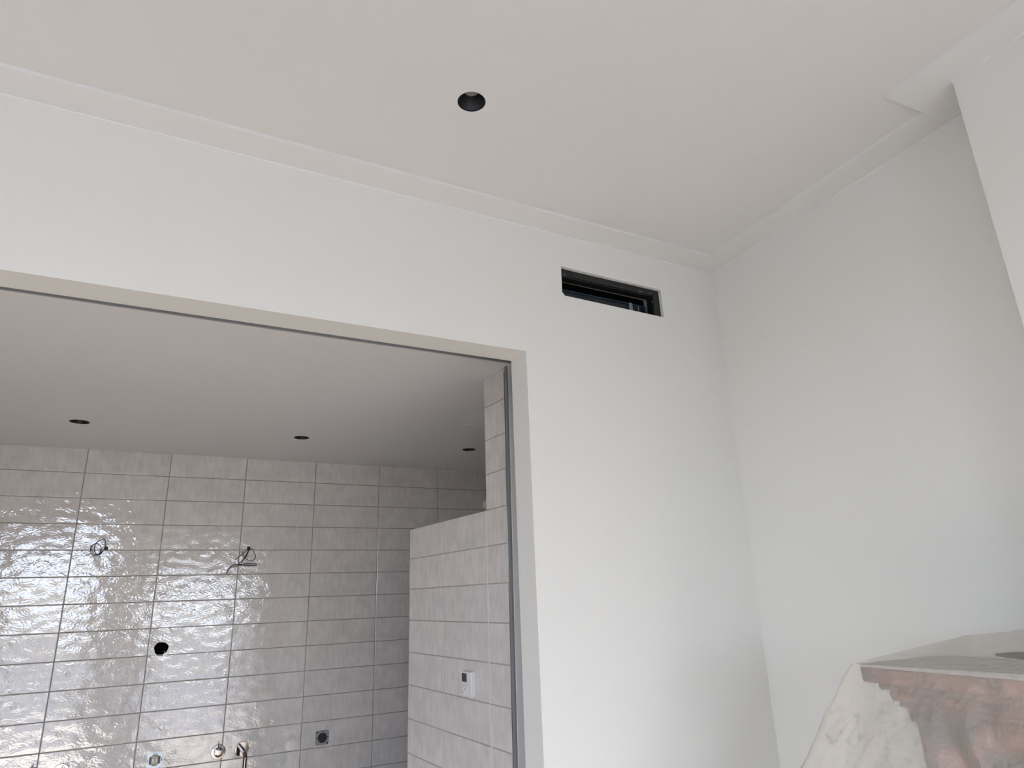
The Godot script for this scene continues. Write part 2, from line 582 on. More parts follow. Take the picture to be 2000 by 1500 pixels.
# ---------- the bathroom ----------
func tile_mesh(w: float, h: float, sd: int) -> ArrayMesh:
	var r := RandomNumberGenerator.new()
	r.seed = sd
	var mb := MB.new()
	var uw := w / 1.6384
	var vh := h / 0.8192
	var o := Vector2(r.randf() * (1.0 - uw), r.randf() * (1.0 - vh))
	var uvs := func(p: Vector3) -> Vector2: return o + Vector2((p.x / w + 0.5) * uw, (0.5 - p.y / h) * vh)
	var a := Vector3(w / 2, h / 2, 0)
	var b := Vector3(w / 2 - 0.0022, h / 2 - 0.0022, 0.0)
	var t := []          # each corner of the face a little proud or shy
	for k in 4:
		t.append(r.randf_range(-0.0005, 0.0005))
	var s := [Vector2(-1, -1), Vector2(1, -1), Vector2(1, 1), Vector2(-1, 1)]
	var outer := []
	var inner := []
	var foot := []
	for k in 4:
		outer.append(Vector3(s[k].x * a.x, s[k].y * a.y, -0.0012 + t[k]))
		inner.append(Vector3(s[k].x * b.x, s[k].y * b.y, t[k]))
		foot.append(Vector3(s[k].x * a.x, s[k].y * a.y, -0.006))
	mb.quad(inner[0], inner[1], inner[2], inner[3], Vector3.BACK, [uvs.call(inner[0]), uvs.call(inner[1]), uvs.call(inner[2]), uvs.call(inner[3])])
	for k in 4:
		var e := (k + 1) % 4
		var out := Vector3(s[k].x + s[e].x, s[k].y + s[e].y, 1.5)
		mb.quad(inner[k], inner[e], outer[e], outer[k], out, [uvs.call(inner[k]), uvs.call(inner[e]), uvs.call(outer[e]), uvs.call(outer[k])])
		mb.quad(outer[k], outer[e], foot[e], foot[k], Vector3(s[k].x + s[e].x, s[k].y + s[e].y, 0), [uvs.call(outer[k]), uvs.call(outer[e]), uvs.call(outer[e]), uvs.call(outer[k])])
	return mb.mesh()


func bathroom() -> void:
	var X := Vector3.RIGHT
	var Y := Vector3.UP
	var Z := Vector3.BACK
	# back wall: grout bed and tiles
	var mb := MB.new()
	mb.slab(Vector3(0, 0, BATH_Z - 0.0028), X, Y, Z, [-2.0, 0.0, 2.4, BATH_CEIL], 0.2, [{"r": [0.070, 1.362, 0.152, 1.432]}])
	var wall := struct("wall_bathroom_back", mb, M.grout, "bathroom wall of glossy greige tiles in straight rows with grey joints")
	var variants := []
	for k in 14:
		variants.append(tile_mesh(TILE_W - JOINT, TILE_H - JOINT, 100 + k))
	var first_x := -0.352
	for row in range(0, 19):
		var y1 := 2.3022 - (row - 1) * TILE_H
		var y0 := maxf(2.3022 - row * TILE_H, 0.0)
		if row == 0:
			y1 = BATH_CEIL + JOINT / 2
		for col in range(-4, 7):
			var x0 := maxf(first_x + col * TILE_W, -2.0)
			var x1 := minf(first_x + (col + 1) * TILE_W, 2.4)
			if x1 - x0 < 0.02 or y1 - y0 < 0.02:
				continue
			var tw := x1 - x0 - JOINT
			var th := y1 - y0 - JOINT
			var at := Transform3D(Basis.from_euler(Vector3(rng.randf_range(-0.010, 0.010), rng.randf_range(-0.006, 0.006), 0)), Vector3((x0 + x1) / 2, (y0 + y1) / 2, BATH_Z + rng.randf_range(-0.0003, 0.0003)))
			var mat: Material = M.tiles[rng.randi() % 3]
			if row == 7 and col == 1:
				# the tile that is cut round an empty wall box
				var hb := MB.new()
				var cut := PackedVector2Array()
				for k in 40:
					var ang := TAU * (k + 0.5) / 40
					var rr := 0.0325 + 0.0016 * sin(3.0 * ang + 0.6) + 0.0008 * sin(7.0 * ang)
					var q := Vector2(0.1125, 1.3975) + Vector2(cos(ang) * rr * 1.03, sin(ang) * rr)
					cut.append(Vector2(q.x, maxf(q.y, y0 + JOINT / 2 + 0.001)))
				hb.slab(Vector3(0, 0, BATH_Z), X, Y, Z, [x0 + JOINT / 2, y0 + JOINT / 2, x1 - JOINT / 2, y1 - JOINT / 2], 0.006, [{"r": [0.0625, y0 + JOINT / 2 + 0.0005, 0.1625, 1.45], "poly": cut}])
				for k in hb.v.size():
					hb.u[k] = Vector2(hb.v[k].x / 1.6384 + 0.2, 1.6 - hb.v[k].y / 0.8192)
				build("tile", hb, mat, wall)
				continue
			var m: Mesh = variants[rng.randi() % variants.size()] if absf(tw - TILE_W + JOINT) < 0.002 and absf(th - TILE_H + JOINT) < 0.002 else tile_mesh(tw, th, 300 + row * 20 + col)
			put("tile", m, mat, wall, at)
	# side walls, floor
	mb = MB.new()
	mb.slab(Vector3(2.4, 0, 0), Z, Y, -X, [-4.37, 0.0, -2.1, BATH_CEIL], 0.2)
	struct("wall_bathroom_right", mb, M.bath_paint, "end wall of the shower behind the partition")
	mb = MB.new()
	mb.slab(Vector3(-2.0, 0, 0), Z, Y, X, [-4.37, 0.0, -2.1, BATH_CEIL], 0.2)
	struct("wall_bathroom_left", mb, M.bath_paint, "left end wall of the bathroom, outside the picture")
	mb = MB.new()
	mb.box(Vector3(-2.2, -0.2, -4.4), Vector3(2.6, 0.0, WALL_Z - LEAF))
	struct("floor_bathroom", mb, M.bath_floor, "bathroom floor")
	# ceiling with three downlights and an inspection hatch
	mb = MB.new()
	mb.slab(Vector3(0, BATH_CEIL, 0), X, Z, Vector3.DOWN, [-2.2, -4.4, 2.6, -2.075], CEIL - BATH_CEIL + 0.02, [round_hole(Vector2(-0.352, -3.547), 0.0415), round_hole(Vector2(0.643, -3.534), 0.0395), round_hole(Vector2(1.606, -3.518), 0.0395), {"r": [1.330, -2.985, 1.733, -2.582]}])
	var bc := struct("ceiling_bathroom", mb, M.bath_paint, "smooth white bathroom ceiling with three round black downlights")
	mb = MB.new()
	mb.tube(spline([Vector3(-1.2, BATH_CEIL + 0.0005, -2.0745), Vector3(-0.5, BATH_CEIL + 0.001, -2.0735), Vector3(0.1, BATH_CEIL, -2.0745), Vector3(1.12, BATH_CEIL + 0.0005, -2.0745)], 0.05), 0.0018, 8)
	build("plaster_bead", mb, M.trim, bc)
	mb = MB.new()
	mb.box(Vector3(1.3345, BATH_CEIL + 0.0006, -2.9805), Vector3(1.7285, BATH_CEIL + 0.02, -2.5865), 0.0006)
	build("hatch_panel", mb, M.bath_paint, bc)
	# the rear leaf beside the opening: a slightly leaning end of the shower wall, pocket ends
	mb = MB.new()
	var zt := -2.094
	var zb := -2.134
	var leaf_x := 1.1235
	var c := [Vector3(leaf_x, 0, zb), Vector3(2.6, 0, zb), Vector3(2.6, BATH_CEIL, zt), Vector3(leaf_x, BATH_CEIL, zt), Vector3(leaf_x, 0, -2.28), Vector3(2.6, 0, -2.28), Vector3(2.6, BATH_CEIL, -2.28), Vector3(leaf_x, BATH_CEIL, -2.28)]
	mb.quad(c[0], c[1], c[2], c[3], Z)
	mb.quad(c[4], c[5], c[6], c[7], -Z)
	mb.quad(c[0], c[4], c[7], c[3], -X)
	mb.quad(c[1], c[5], c[6], c[2], X)
	mb.quad(c[3], c[2], c[6], c[7], Y)
	mb.quad(c[0], c[1], c[5], c[4], -Y)
	struct("wall_bathroom_front", mb, M.bath_paint, "narrow grey painted end of the inner wall beside the door jamb")
	mb = MB.new()
	mb.box(Vector3(1.62, 0, -2.16), Vector3(1.8, CEIL, WALL_Z - LEAF))
	struct("wall_pocket_right", mb, M.bath_paint, "closed end of the door pocket on the right")
	mb = MB.new()
	mb.box(Vector3(-2.0, 0, -2.2), Vector3(-1.25, CEIL, WALL_Z - LEAF))
	struct("wall_pocket_left", mb, M.bath_paint, "closed end of the door pocket on the left, outside the picture")
	# door track along the head
	mb = MB.new()
	mb.box(Vector3(-1.25, BATH_CEIL + 0.0012, -2.078), Vector3(1.1235, BATH_CEIL + 0.055, -2.068), 0.001)
	struct("trim_4", mb, M.track, "dark grey metal door track along the head of the doorway")
	# partition: grout body, tiles, edge profile
	var dP := Vector3(sin(TURN_P), 0, cos(TURN_P))
	var nP := Vector3(-cos(TURN_P), 0, sin(TURN_P))
	var s0 := (-3.0337 - PART.z) / dP.z
	var s1 := (-2.287 - PART.z) / dP.z
	var s2 := (-2.1215 - PART.z) / dP.z
	var top := 1.9112
	mb = MB.new()
	var bodyt := Transform3D(Basis(-nP, Y, dP), PART)
	mb.box(Vector3(0.0028, 0, s0 + 0.0015), Vector3(0.11, top - 0.001, s1), 0.0, bodyt)
	mb.box(Vector3(0.0028, 0, s1 + 0.0002), Vector3(0.11, BATH_CEIL, s2), 0.0, bodyt)
	var part := struct("wall_partition", mb, M.pale_grout, "half-height shower partition of pale tiles running into a full-height pier")
	for row in range(-4, 15):
		var y1 := top - row * TILE_H
		var y0 := maxf(y1 - TILE_H, 0.0)
		y1 = minf(y1, BATH_CEIL + JOINT / 2)
		for col in [[s0 - JOINT / 2, (-2.665 - PART.z) / dP.z], [(-2.665 - PART.z) / dP.z, s1], [s1, s2 + JOINT / 2]]:
			if row < 0 and col[1] <= s1 + 0.001:
				continue
			if y1 - y0 < 0.02:
				continue
			var tw: float = col[1] - col[0] - JOINT * 0.8
			var th := y1 - y0 - JOINT
			var t := Transform3D(Basis(dP, Y, nP) * Basis.from_euler(Vector3(rng.randf_range(-0.004, 0.004), rng.randf_range(-0.003, 0.003), 0)), PART + dP * (col[0] + col[1]) / 2 + Y * (y0 + y1) / 2)
			put("tile", tile_mesh(tw, th, 900 + row * 7 + int(col[0] * 10)), M.tiles[rng.randi() % 3], part, t)
	mb = MB.new()
	var q := PART + dP * s1
	mb.tube(PackedVector3Array([q + Y * 0.02, q + Y * (top - 0.002)]), 0.0022, 8)
	build("silicone_joint", mb, M.silicone, part)
	# metal edge profile, leaning with the wall end
	mb = MB.new()
	var e0 := Vector3(1.1165, 0.0, -2.1385)
	var e1 := Vector3(1.1175, BATH_CEIL, -2.0985)
	var prof := [Vector3(0, 0, 0), Vector3(0, 0, -0.019), Vector3(0.014, 0, -0.019), Vector3(0.014, 0, 0)]
	var pn := [-X, -Z, X, Z]
	for k in 4:
		var a: Vector3 = prof[k]
		var b: Vector3 = prof[(k + 1) % 4]
		mb.quad(e0 + a, e0 + b, e1 + b, e1 + a, pn[k])
	var tr := struct("trim_5", mb, M.dark_steel, "dark metal edge profile where the pier tiles meet the door jamb")
	mb = MB.new()
	mb.tube(PackedVector3Array([e0 + Vector3(-0.0005, 0, -0.020), e1 + Vector3(-0.0005, -0.02, -0.020)]), 0.0014, 6)
	build("chrome_edge", mb, M.chrome, tr)


# ---------- things ----------
func downlight(at: Vector3, r: float, label: String, group: String) -> void:
	var o := base("downlight", Transform3D(Basis(), at))
	tag(o, label, "downlight", group)
	var mb := MB.new()
	mb.lathe([Vector2(r - 0.0002, 0.0), Vector2(r - 0.0012, 0.0), Vector2(r - 0.002, 0.003), Vector2(r * 0.50, 0.03), Vector2(r * 0.50, 0.05), Vector2(r - 0.0002, 0.05), Vector2(r - 0.0002, 0.0)], 48)
	build("baffle", mb, M.black, o)
	mb = MB.new()
	mb.lathe([Vector2(0, 0.030), Vector2(r * 0.30, 0.0305), Vector2(r * 0.498, 0.032), Vector2(r * 0.498, 0.036), Vector2(0, 0.036)], 40)
	build("lens", mb, M.lens, o)


func wires(called: String, root: Vector2, label: String, strands: Array) -> void:
	var o := base(called, Transform3D(Basis(), Vector3(root.x, root.y, BATH_Z)))
	tag(o, label, "wire", "loose wires on the tiled wall")
	var mb := MB.new()
	mb.box(Vector3(-0.009, -0.010, -0.002), Vector3(0.009, 0.011, 0.004), 0.002)
	mb.tube(PackedVector3Array([Vector3(0, 0, 0.0), Vector3(0, 0, 0.010)]), 0.006, 12)
	build("cable_end", mb, M.wire_black, o)
	for s in strands:
		var pts := []
		var c: Array = s[1]
		for k in c.size() / 2:
			var f := float(k) / maxf(c.size() / 2 - 1, 1)
			pts.append(Vector3(c[2 * k] / 1000.0 - root.x, c[2 * k + 1] / 1000.0 - root.y, 0.008 + 0.012 * sin(PI * f) + s[3]))
		mb = MB.new()
		mb.tube(spline(pts), s[4], 8)
		build("wire", mb, s[2], o).set_meta("label", s[0])


func details() -> void:
	var Y := Vector3.UP
	downlight(Vector3(0.5735, CEIL, -1.2125), 0.0345, "round black recessed downlight in the room ceiling above the doorway wall", "")
	downlight(Vector3(-0.352, BATH_CEIL, -3.547), 0.0415, "leftmost of the three black downlights in the bathroom ceiling", "bathroom ceiling downlights")
	downlight(Vector3(0.643, BATH_CEIL, -3.534), 0.0395, "middle one of the three black downlights in the bathroom ceiling", "bathroom ceiling downlights")
	downlight(Vector3(1.606, BATH_CEIL, -3.518), 0.0395, "black bathroom ceiling downlight nearest the partition and its tall pier", "bathroom ceiling downlights")
	vent_box()
	# loose wires
	wires("wall_wire", Vector2(-0.2027, 1.9066), "coil of black wire looping from the tiled wall, left of the other wire", [
		["black wire in two loops", [-203, 1907, -210, 1930, -211.5, 1947, -218.3, 1955, -227.5, 1954, -241.3, 1946, -252.2, 1933, -255.7, 1916, -253.6, 1900, -248.4, 1887, -239.2, 1878, -229.4, 1882, -224.6, 1897, -225.3, 1912, -234, 1925, -246.2, 1931, -257.6, 1930, -267.9, 1922, -271.5, 1910, -269.9, 1895, -266.4, 1886, -251.8, 1870, -244.2, 1873, -226.4, 1877, -218.6, 1887], M.wire_black, 0.0, 0.0016],
		["dark blue wire", [-214, 1893, -221.9, 1886, -232.1, 1877, -246.7, 1875, -257.5, 1887, -265.9, 1899, -270.6, 1913, -262, 1926], M.wire_blue, 0.003, 0.0014],
		["green and yellow earth wire", [-230, 1878, -221.2, 1890, -203.5, 1904], M.wire_earth, -0.003, 0.0014]])
	wires("wall_wire", Vector2(0.5033, 1.9085), "splayed bunch of black and blue wires hanging from the tiled wall, right of the coil", [
		["black wire", [502.5, 1907.5, 490.1, 1896.8, 473.9, 1880.2, 455.1, 1862.2, 436.5, 1843.5], M.wire_black, 0.002, 0.0017],
		["black wire", [504.1, 1906, 518.9, 1905.2, 532.2, 1886.1, 541.2, 1866.3, 539.4, 1851.1, 528.4, 1841.3, 513.8, 1840.7, 494.1, 1848.4, 481.4, 1860.5, 472.7, 1877.2, 472.1, 1893.8], M.wire_black, 0.0, 0.0016],
		["black wire", [503.3, 1906, 494.5, 1878.6, 484.6, 1857.5, 473, 1839.5, 451.3, 1821.7], M.wire_black, 0.004, 0.002],
		["black wire", [504.8, 1906, 497.5, 1877.1, 488, 1857.5, 475.9, 1839.5, 471.2, 1826], M.wire_black, -0.002, 0.0016],
		["dark blue wire", [452.9, 1819.4, 480.2, 1822.2, 516.6, 1824.1, 544.8, 1820.8, 551, 1816.2, 542.4, 1814, 517.3, 1815, 458.9, 1817.1, 430.1, 1817.4, 416.5, 1808.7, 403.8, 1791, 399.3, 1777.8, 397.7, 1764.6], M.wire_blue, 0.0, 0.002],
		["green and yellow earth wire", [542.5, 1812.5, 488.4, 1810.8, 452.2, 1811.2, 430.9, 1807.7, 413, 1799.8, 402.7, 1788.1], M.wire_earth, 0.001, 0.0016]])
	# empty round wall box
	var o := base("wall_box", Transform3D(Basis(Vector3.RIGHT, PI / 2), Vector3(0.1125, 1.3975, BATH_Z)))
	tag(o, "empty black round wall box sunk in a roughly cut tile", "wall box")
	var mb := MB.new()
	mb.lathe([Vector2(0.036, -0.0065), Vector2(0.0335, -0.0065), Vector2(0.033, -0.045), Vector2(0, -0.045), Vector2(0, -0.047), Vector2(0.036, -0.047), Vector2(0.036, -0.0065)], 36)
	build("cup", mb, M.box_black, o)
	mb = MB.new()
	mb.box(Vector3(0.014, -0.030, 0.012), Vector3(0.024, -0.012, 0.026), 0.002)
	build("screw_lug", mb, M.black_plastic, o)
	switch_unit()
	socket_unit()
	tap(-0.3705, -0.2545, 0.8735, "cut by the lower left edge of the photo")
	tap(0.437, 0.552, 0.8735, "beside the switch plate")
	thermostat()
	mb = MB.new()
	var g := noise(51, 22.0)
	var sp := []
	for i in 13:
		var row := []
		for j in 21:
			var th := PI * i / 12.0
			var ph := TAU * j / 20.0
			var v := Vector3(sin(th) * cos(ph), cos(th), sin(th) * sin(ph))
			v = Vector3(signf(v.x) * pow(absf(v.x), 0.7), signf(v.y) * pow(absf(v.y), 0.7), signf(v.z) * pow(absf(v.z), 0.7))
			row.append(v * Vector3(0.035, 0.026, 0.045) * (1.0 + 0.06 * g.get_noise_3dv(v)))
		sp.append(row)
	mb.sheet(sp, Vector3.ZERO)
	tag(build("sponge", mb, M.sponge, null, Transform3D(Basis(), Vector3(1.155, 1.9112 + 0.0255, -2.318))), "small beige sponge on the partition top against the pier", "sponge")
	mantel()
	under_sheet()
	dust_sheet()


func vent_box() -> void:
	var o := base("vent_box", Transform3D(Basis(), Vector3(1.306, 2.576, WALL_Z)))
	tag(o, "black plastic air duct box set in the raw cut opening near the ceiling", "vent")
	var w := 0.245
	var h := 0.085
	var mb := MB.new()
	mb.slab(Vector3(0, 0, -0.150), Vector3.RIGHT, Y3(), Vector3.BACK, [-w, -h, w, h], 0.004)
	for s in [-1.0, 1.0]:
		mb.box(Vector3(-w, s * h - 0.002, -0.150), Vector3(w, s * h + 0.002, -0.016))
		mb.box(Vector3(s * w - 0.002, -h, -0.150), Vector3(s * w + 0.002, h, -0.016))
	build("duct", mb, M.black, o)
	mb = MB.new()
	mb.slab(Vector3(0, 0, -0.014), Vector3.RIGHT, Y3(), Vector3.BACK, [-w, -h, w, h], 0.004, [{"r": [-0.218, -0.060, 0.185, 0.030]}])
	build("flange", mb, M.black_plastic, o)
	mb = MB.new()
	mb.box(Vector3(-0.218, 0.027, -0.050), Vector3(0.185, 0.0305, -0.0182), 0.001)
	mb.box(Vector3(0.183, -0.06, -0.050), Vector3(0.186, 0.03, -0.0182), 0.001)
	build("inner_lip", mb, M.black, o)
	mb = MB.new()
	mb.box(Vector3(-0.225, -0.062, -0.066), Vector3(0.183, 0.0015, -0.060), 0.0015)
	build("damper_blade", mb, M.duct_navy, o)
	mb = MB.new()
	mb.box(Vector3(-0.225, 0.0005, -0.0655), Vector3(0.183, 0.0035, -0.054), 0.001)
	build("damper_rail", mb, M.duct_blue, o)
	mb = MB.new()
	mb.box(Vector3(0.106, -0.036, -0.060), Vector3(0.121, 0.006, -0.052), 0.003)
	build("clip", mb, M.dark_steel, o)
	mb = MB.new()
	mb.box(Vector3(0.148, -0.036, -0.060), Vector3(0.151, 0.004, -0.056), 0.001)
	build("pin", mb, M.dark_steel, o)
	for p in [Vector2(-0.19, 0.034), Vector2(0.045, 0.034), Vector2(0.125, 0.034), Vector2(0.135, 0.035), Vector2(0.172, 0.038), Vector2(0.178, 0.004)]:
		mb = MB.new()
		mb.lathe([Vector2(0.0026, 0), Vector2(0.0022, 0.0016), Vector2(0, 0.0018)], 10, Transform3D(Basis(Vector3.RIGHT, PI / 2), Vector3(p.x, p.y, -0.0142)))
		build("screw", mb, M.steel, o)


func Y3() -> Vector3:
	return Vector3.UP


func rounded_plate(hw: float, hh: float, r: float, k := 6) -> PackedVector2Array:
	var p := PackedVector2Array()
	for c in [[1, 1, 0.0], [-1, 1, PI / 2], [-1, -1, PI], [1, -1, 1.5 * PI]]:
		for i in k + 1:
			var a: float = c[2] + PI / 2 * i / k
			p.append(Vector2(c[0] * (hw - r) + cos(a) * r, c[1] * (hh - r) + sin(a) * r))
	return p


# a plate with rounded corners and a round hole, standing in the wall plane
func ring_plate(hw: float, hh: float, r: float, hole_r: float, z0: float, z1: float) -> MB:
	var mb := MB.new()
	var n := 56
	var inner := []
	var outer := []
	for k in n:
		var a := TAU * k / n
		var d := Vector2(cos(a), sin(a))
		inner.append(d * hole_r)
		# superellipse outline
		var e := 7.0
		var q := pow(pow(absf(d.x) / hw, e) + pow(absf(d.y) / hh, e), -1.0 / e)
		outer.append(d * q)
	for k in n:
		var j := (k + 1) % n
		var a: Vector2 = inner[k]
		var b: Vector2 = inner[j]
		var c: Vector2 = outer[j]
		var d: Vector2 = outer[k]
		mb.quad(Vector3(a.x, a.y, z1), Vector3(b.x, b.y, z1), Vector3(c.x, c.y, z1), Vector3(d.x, d.y, z1), Vector3.BACK)
		mb.quad(Vector3(a.x, a.y, z0), Vector3(b.x, b.y, z0), Vector3(c.x, c.y, z0), Vector3(d.x, d.y, z0), Vector3.FORWARD)
		mb.quad(Vector3(c.x, c.y, z1), Vector3(d.x, d.y, z1), Vector3(d.x, d.y, z0), Vector3(c.x, c.y, z0), Vector3(c.x + d.x, c.y + d.y, 0))
		mb.quad(Vector3(a.x, a.y, z1), Vector3(b.x, b.y, z1), Vector3(b.x, b.y, z0), Vector3(a.x, a.y, z0), Vector3(-a.x - b.x, -a.y - b.y, 0))
	return mb


func switch_unit() -> void:
	var o := base("switch_frame", Transform3D(Basis(), Vector3(0.143, 0.872, BATH_Z)))
	tag(o, "uncovered switch mechanism with a bright metal mounting plate and beige insert", "switch")
	build("mounting_plate", ring_plate(0.0355, 0.0355, 0.008, 0.024, -0.001, 0.0022), M.steel, o)
	var mb := MB.new()
	mb.box(Vector3(-0.0255, -0.018, -0.001), Vector3(0.0255, 0.018, 0.0035), 0.002)
	build("housing", mb, M.black_plastic, o)
	mb = MB.new()
	mb.box(Vector3(-0.0165, -0.022, 0.0), Vector3(0.0165, 0.022, 0.0065), 0.003)
	build("insert", mb, M.beige_plastic, o)
	for s in [-1.0, 1.0]:
		mb = MB.new()
		mb.box(Vector3(s * 0.008 - 0.0055, -0.010, 0.006), Vector3(s * 0.008 + 0.0055, 0.009, 0.0095), 0.002)
		build("contact", mb, M.white_plastic, o)
		mb = MB.new()
		mb.box(Vector3(s * 0.0302 - 0.0015, -0.009, 0.0015), Vector3(s * 0.0302 + 0.0015, 0.009, 0.0026), 0.0004)
		build("slot", mb, M.wire_black, o)
		mb = MB.new()
		mb.box(Vector3(-0.011, s * 0.0242 - 0.001, 0.0015), Vector3(0.011, s * 0.0242 + 0.001, 0.003), 0.0004)
		build("slot", mb, M.wire_black, o)
	for x in [-0.005, 0.005]:
		mb = MB.new()
		mb.lathe([Vector2(0.0022, 0), Vector2(0.0022, 0.0012), Vector2(0, 0.0012)], 12, Transform3D(Basis(Vector3.RIGHT, PI / 2), Vector3(x, 0.030, 0.0018)))
		build("screw_hole", mb, M.wire_black, o)


func socket_unit() -> void:
	var o := base("socket_frame", Transform3D(Basis(), Vector3(0.9735, 0.8775, BATH_Z)))
	tag(o, "dark grey uncovered power socket plate with a round black well", "socket")
	var mb := ring_plate(0.0375, 0.0375, 0.006, 0.0235, -0.001, 0.0024)
	build("mounting_plate", mb, M.dark_steel, o)
	mb = MB.new()
	mb.lathe([Vector2(0.0255, 0.0022), Vector2(0.0255, 0.0050), Vector2(0.0225, 0.0052), Vector2(0.0215, 0.0012), Vector2(0, 0.0012)], 40, Transform3D(Basis(Vector3.RIGHT, PI / 2), Vector3.ZERO))
	build("well", mb, M.wire_black, o)
	for p in [Vector2(-0.029, 0.029), Vector2(0.029, -0.029)]:
		mb = MB.new()
		mb.lathe([Vector2(0.0045, 0), Vector2(0.004, 0.0022), Vector2(0, 0.0024)], 14, Transform3D(Basis(Vector3.RIGHT, PI / 2), Vector3(p.x, p.y, 0.0022)))
		build("screw", mb, M.chrome, o)
	for p in [Vector2(-0.031, 0.001), Vector2(0.031, 0.001), Vector2(0.002, 0.031)]:
		mb = MB.new()
		mb.box(Vector3(p.x - 0.003, p.y - 0.003, 0.002), Vector3(p.x + 0.003, p.y + 0.003, 0.0028), 0.0003)
		build("slot", mb, M.wire_black, o)
	for x in [-0.0095, 0.0095]:
		mb = MB.new()
		mb.lathe([Vector2(0.003, 0), Vector2(0.003, 0.001), Vector2(0, 0.001)], 12, Transform3D(Basis(Vector3.RIGHT, PI / 2), Vector3(x, 0, 0.0011)))
		build("contact", mb, M.black_plastic, o)


func tap(xv: float, xs: float, y: float, where: String) -> void:
	var out := Basis(Vector3.RIGHT, PI / 2)
	var o := base("mixer_valve", Transform3D(Basis(), Vector3(xv, y, BATH_Z)))
	tag(o, "round chrome mixer valve with lever " + where, "mixer valve", "wall mixer valves")
	var mb := MB.new()
	mb.lathe([Vector2(0.0355, 0), Vector2(0.0355, 0.004), Vector2(0.034, 0.006), Vector2(0.022, 0.0065)], 48, Transform3D(out, Vector3.ZERO))
	build("rosette", mb, M.chrome, o)
	mb = MB.new()
	mb.lathe([Vector2(0.0225, 0.006), Vector2(0.0225, 0.026), Vector2(0.0205, 0.029), Vector2(0.012, 0.0305), Vector2(0, 0.0308)], 48, Transform3D(out, Vector3.ZERO))
	build("knob", mb, M.chrome, o)
	mb = MB.new()
	mb.tube(PackedVector3Array([Vector3(0, 0.012, 0.020), Vector3(0, 0.046, 0.020)]), 0.0028, 12)
	build("lever", mb, M.chrome, o)
	o = base("wall_spout", Transform3D(Basis(), Vector3(xs, y, BATH_Z)))
	tag(o, "bent chrome spout on a round rosette " + where, "spout", "wall spouts")
	mb = MB.new()
	mb.lathe([Vector2(0.0350, 0), Vector2(0.0350, 0.004), Vector2(0.0335, 0.006), Vector2(0.010, 0.0062)], 48, Transform3D(out, Vector3.ZERO))
	build("rosette", mb, M.chrome, o)
	mb = MB.new()
	var pts := [Vector3(0, 0, 0.004), Vector3(0, 0, 0.125)]
	for k in 7:
		var a := PI / 2 * k / 6.0
		pts.append(Vector3(0, -0.022 * (1.0 - cos(a)), 0.130 + 0.022 * sin(a)))
	pts.append(Vector3(0, -0.066, 0.152))
	mb.tube(PackedVector3Array(pts), 0.0105, 20)
	build("spout_pipe", mb, M.chrome, o)


func thermostat() -> void:
	# local axes: x along the partition towards the door, y up, z out of the tiles
	var dP := Vector3(sin(TURN_P), 0, cos(TURN_P))
	var nP := Vector3(-cos(TURN_P), 0, sin(TURN_P))
	var at := PART + dP * ((-2.4325 - PART.z) / dP.z) + Vector3.UP * 1.297
	var o := base("thermostat", Transform3D(Basis(dP, Vector3.UP, nP), at))
	tag(o, "white wall thermostat with a dark screen on the tiled partition", "thermostat")
	var mb := MB.new()
	mb.box(Vector3(-0.0395, -0.0425, 0), Vector3(0.0395, 0.0415, 0.0185), 0.002)
	build("body", mb, M.white_plastic, o)
	mb = MB.new()
	mb.box(Vector3(-0.0375, -0.0005, 0.0187), Vector3(0.0375, 0.040, 0.0225), 0.0012)
	build("flap", mb, M.white_plastic, o)
	mb = MB.new()
	mb.box(Vector3(-0.030, 0.006, 0.0226), Vector3(0.010, 0.035, 0.0231), 0.0002)
	build("screen", mb, M.screen, o)
	mb = MB.new()
	mb.lathe([Vector2(0.0105, 0), Vector2(0.0105, 0.0012), Vector2(0.0085, 0.0014), Vector2(0.008, 0.0004), Vector2(0.004, 0.0004), Vector2(0.0036, 0.0014), Vector2(0, 0.0014)], 28, Transform3D(Basis(Vector3.RIGHT, PI / 2), Vector3(-0.012, -0.0185, 0.0185)))
	build("button_ring", mb, M.white_plastic, o)
	for p in [[-0.012, -0.0185, 0.002, 0.0022], [0.0, -0.0068, 0.0012, 0.0026], [-0.022, -0.0068, 0.002, 0.0012], [-0.013, -0.0068, 0.002, 0.001], [-0.0325, -0.032, 0.0035, 0.0016]]:
		mb = MB.new()
		mb.box(Vector3(p[0] - p[2], p[1] - p[3], 0.0184), Vector3(p[0] + p[2], p[1] + p[3], 0.0200 if p[0] == -0.012 else 0.0189), 0.0001)
		build("mark", mb, M.print, o)


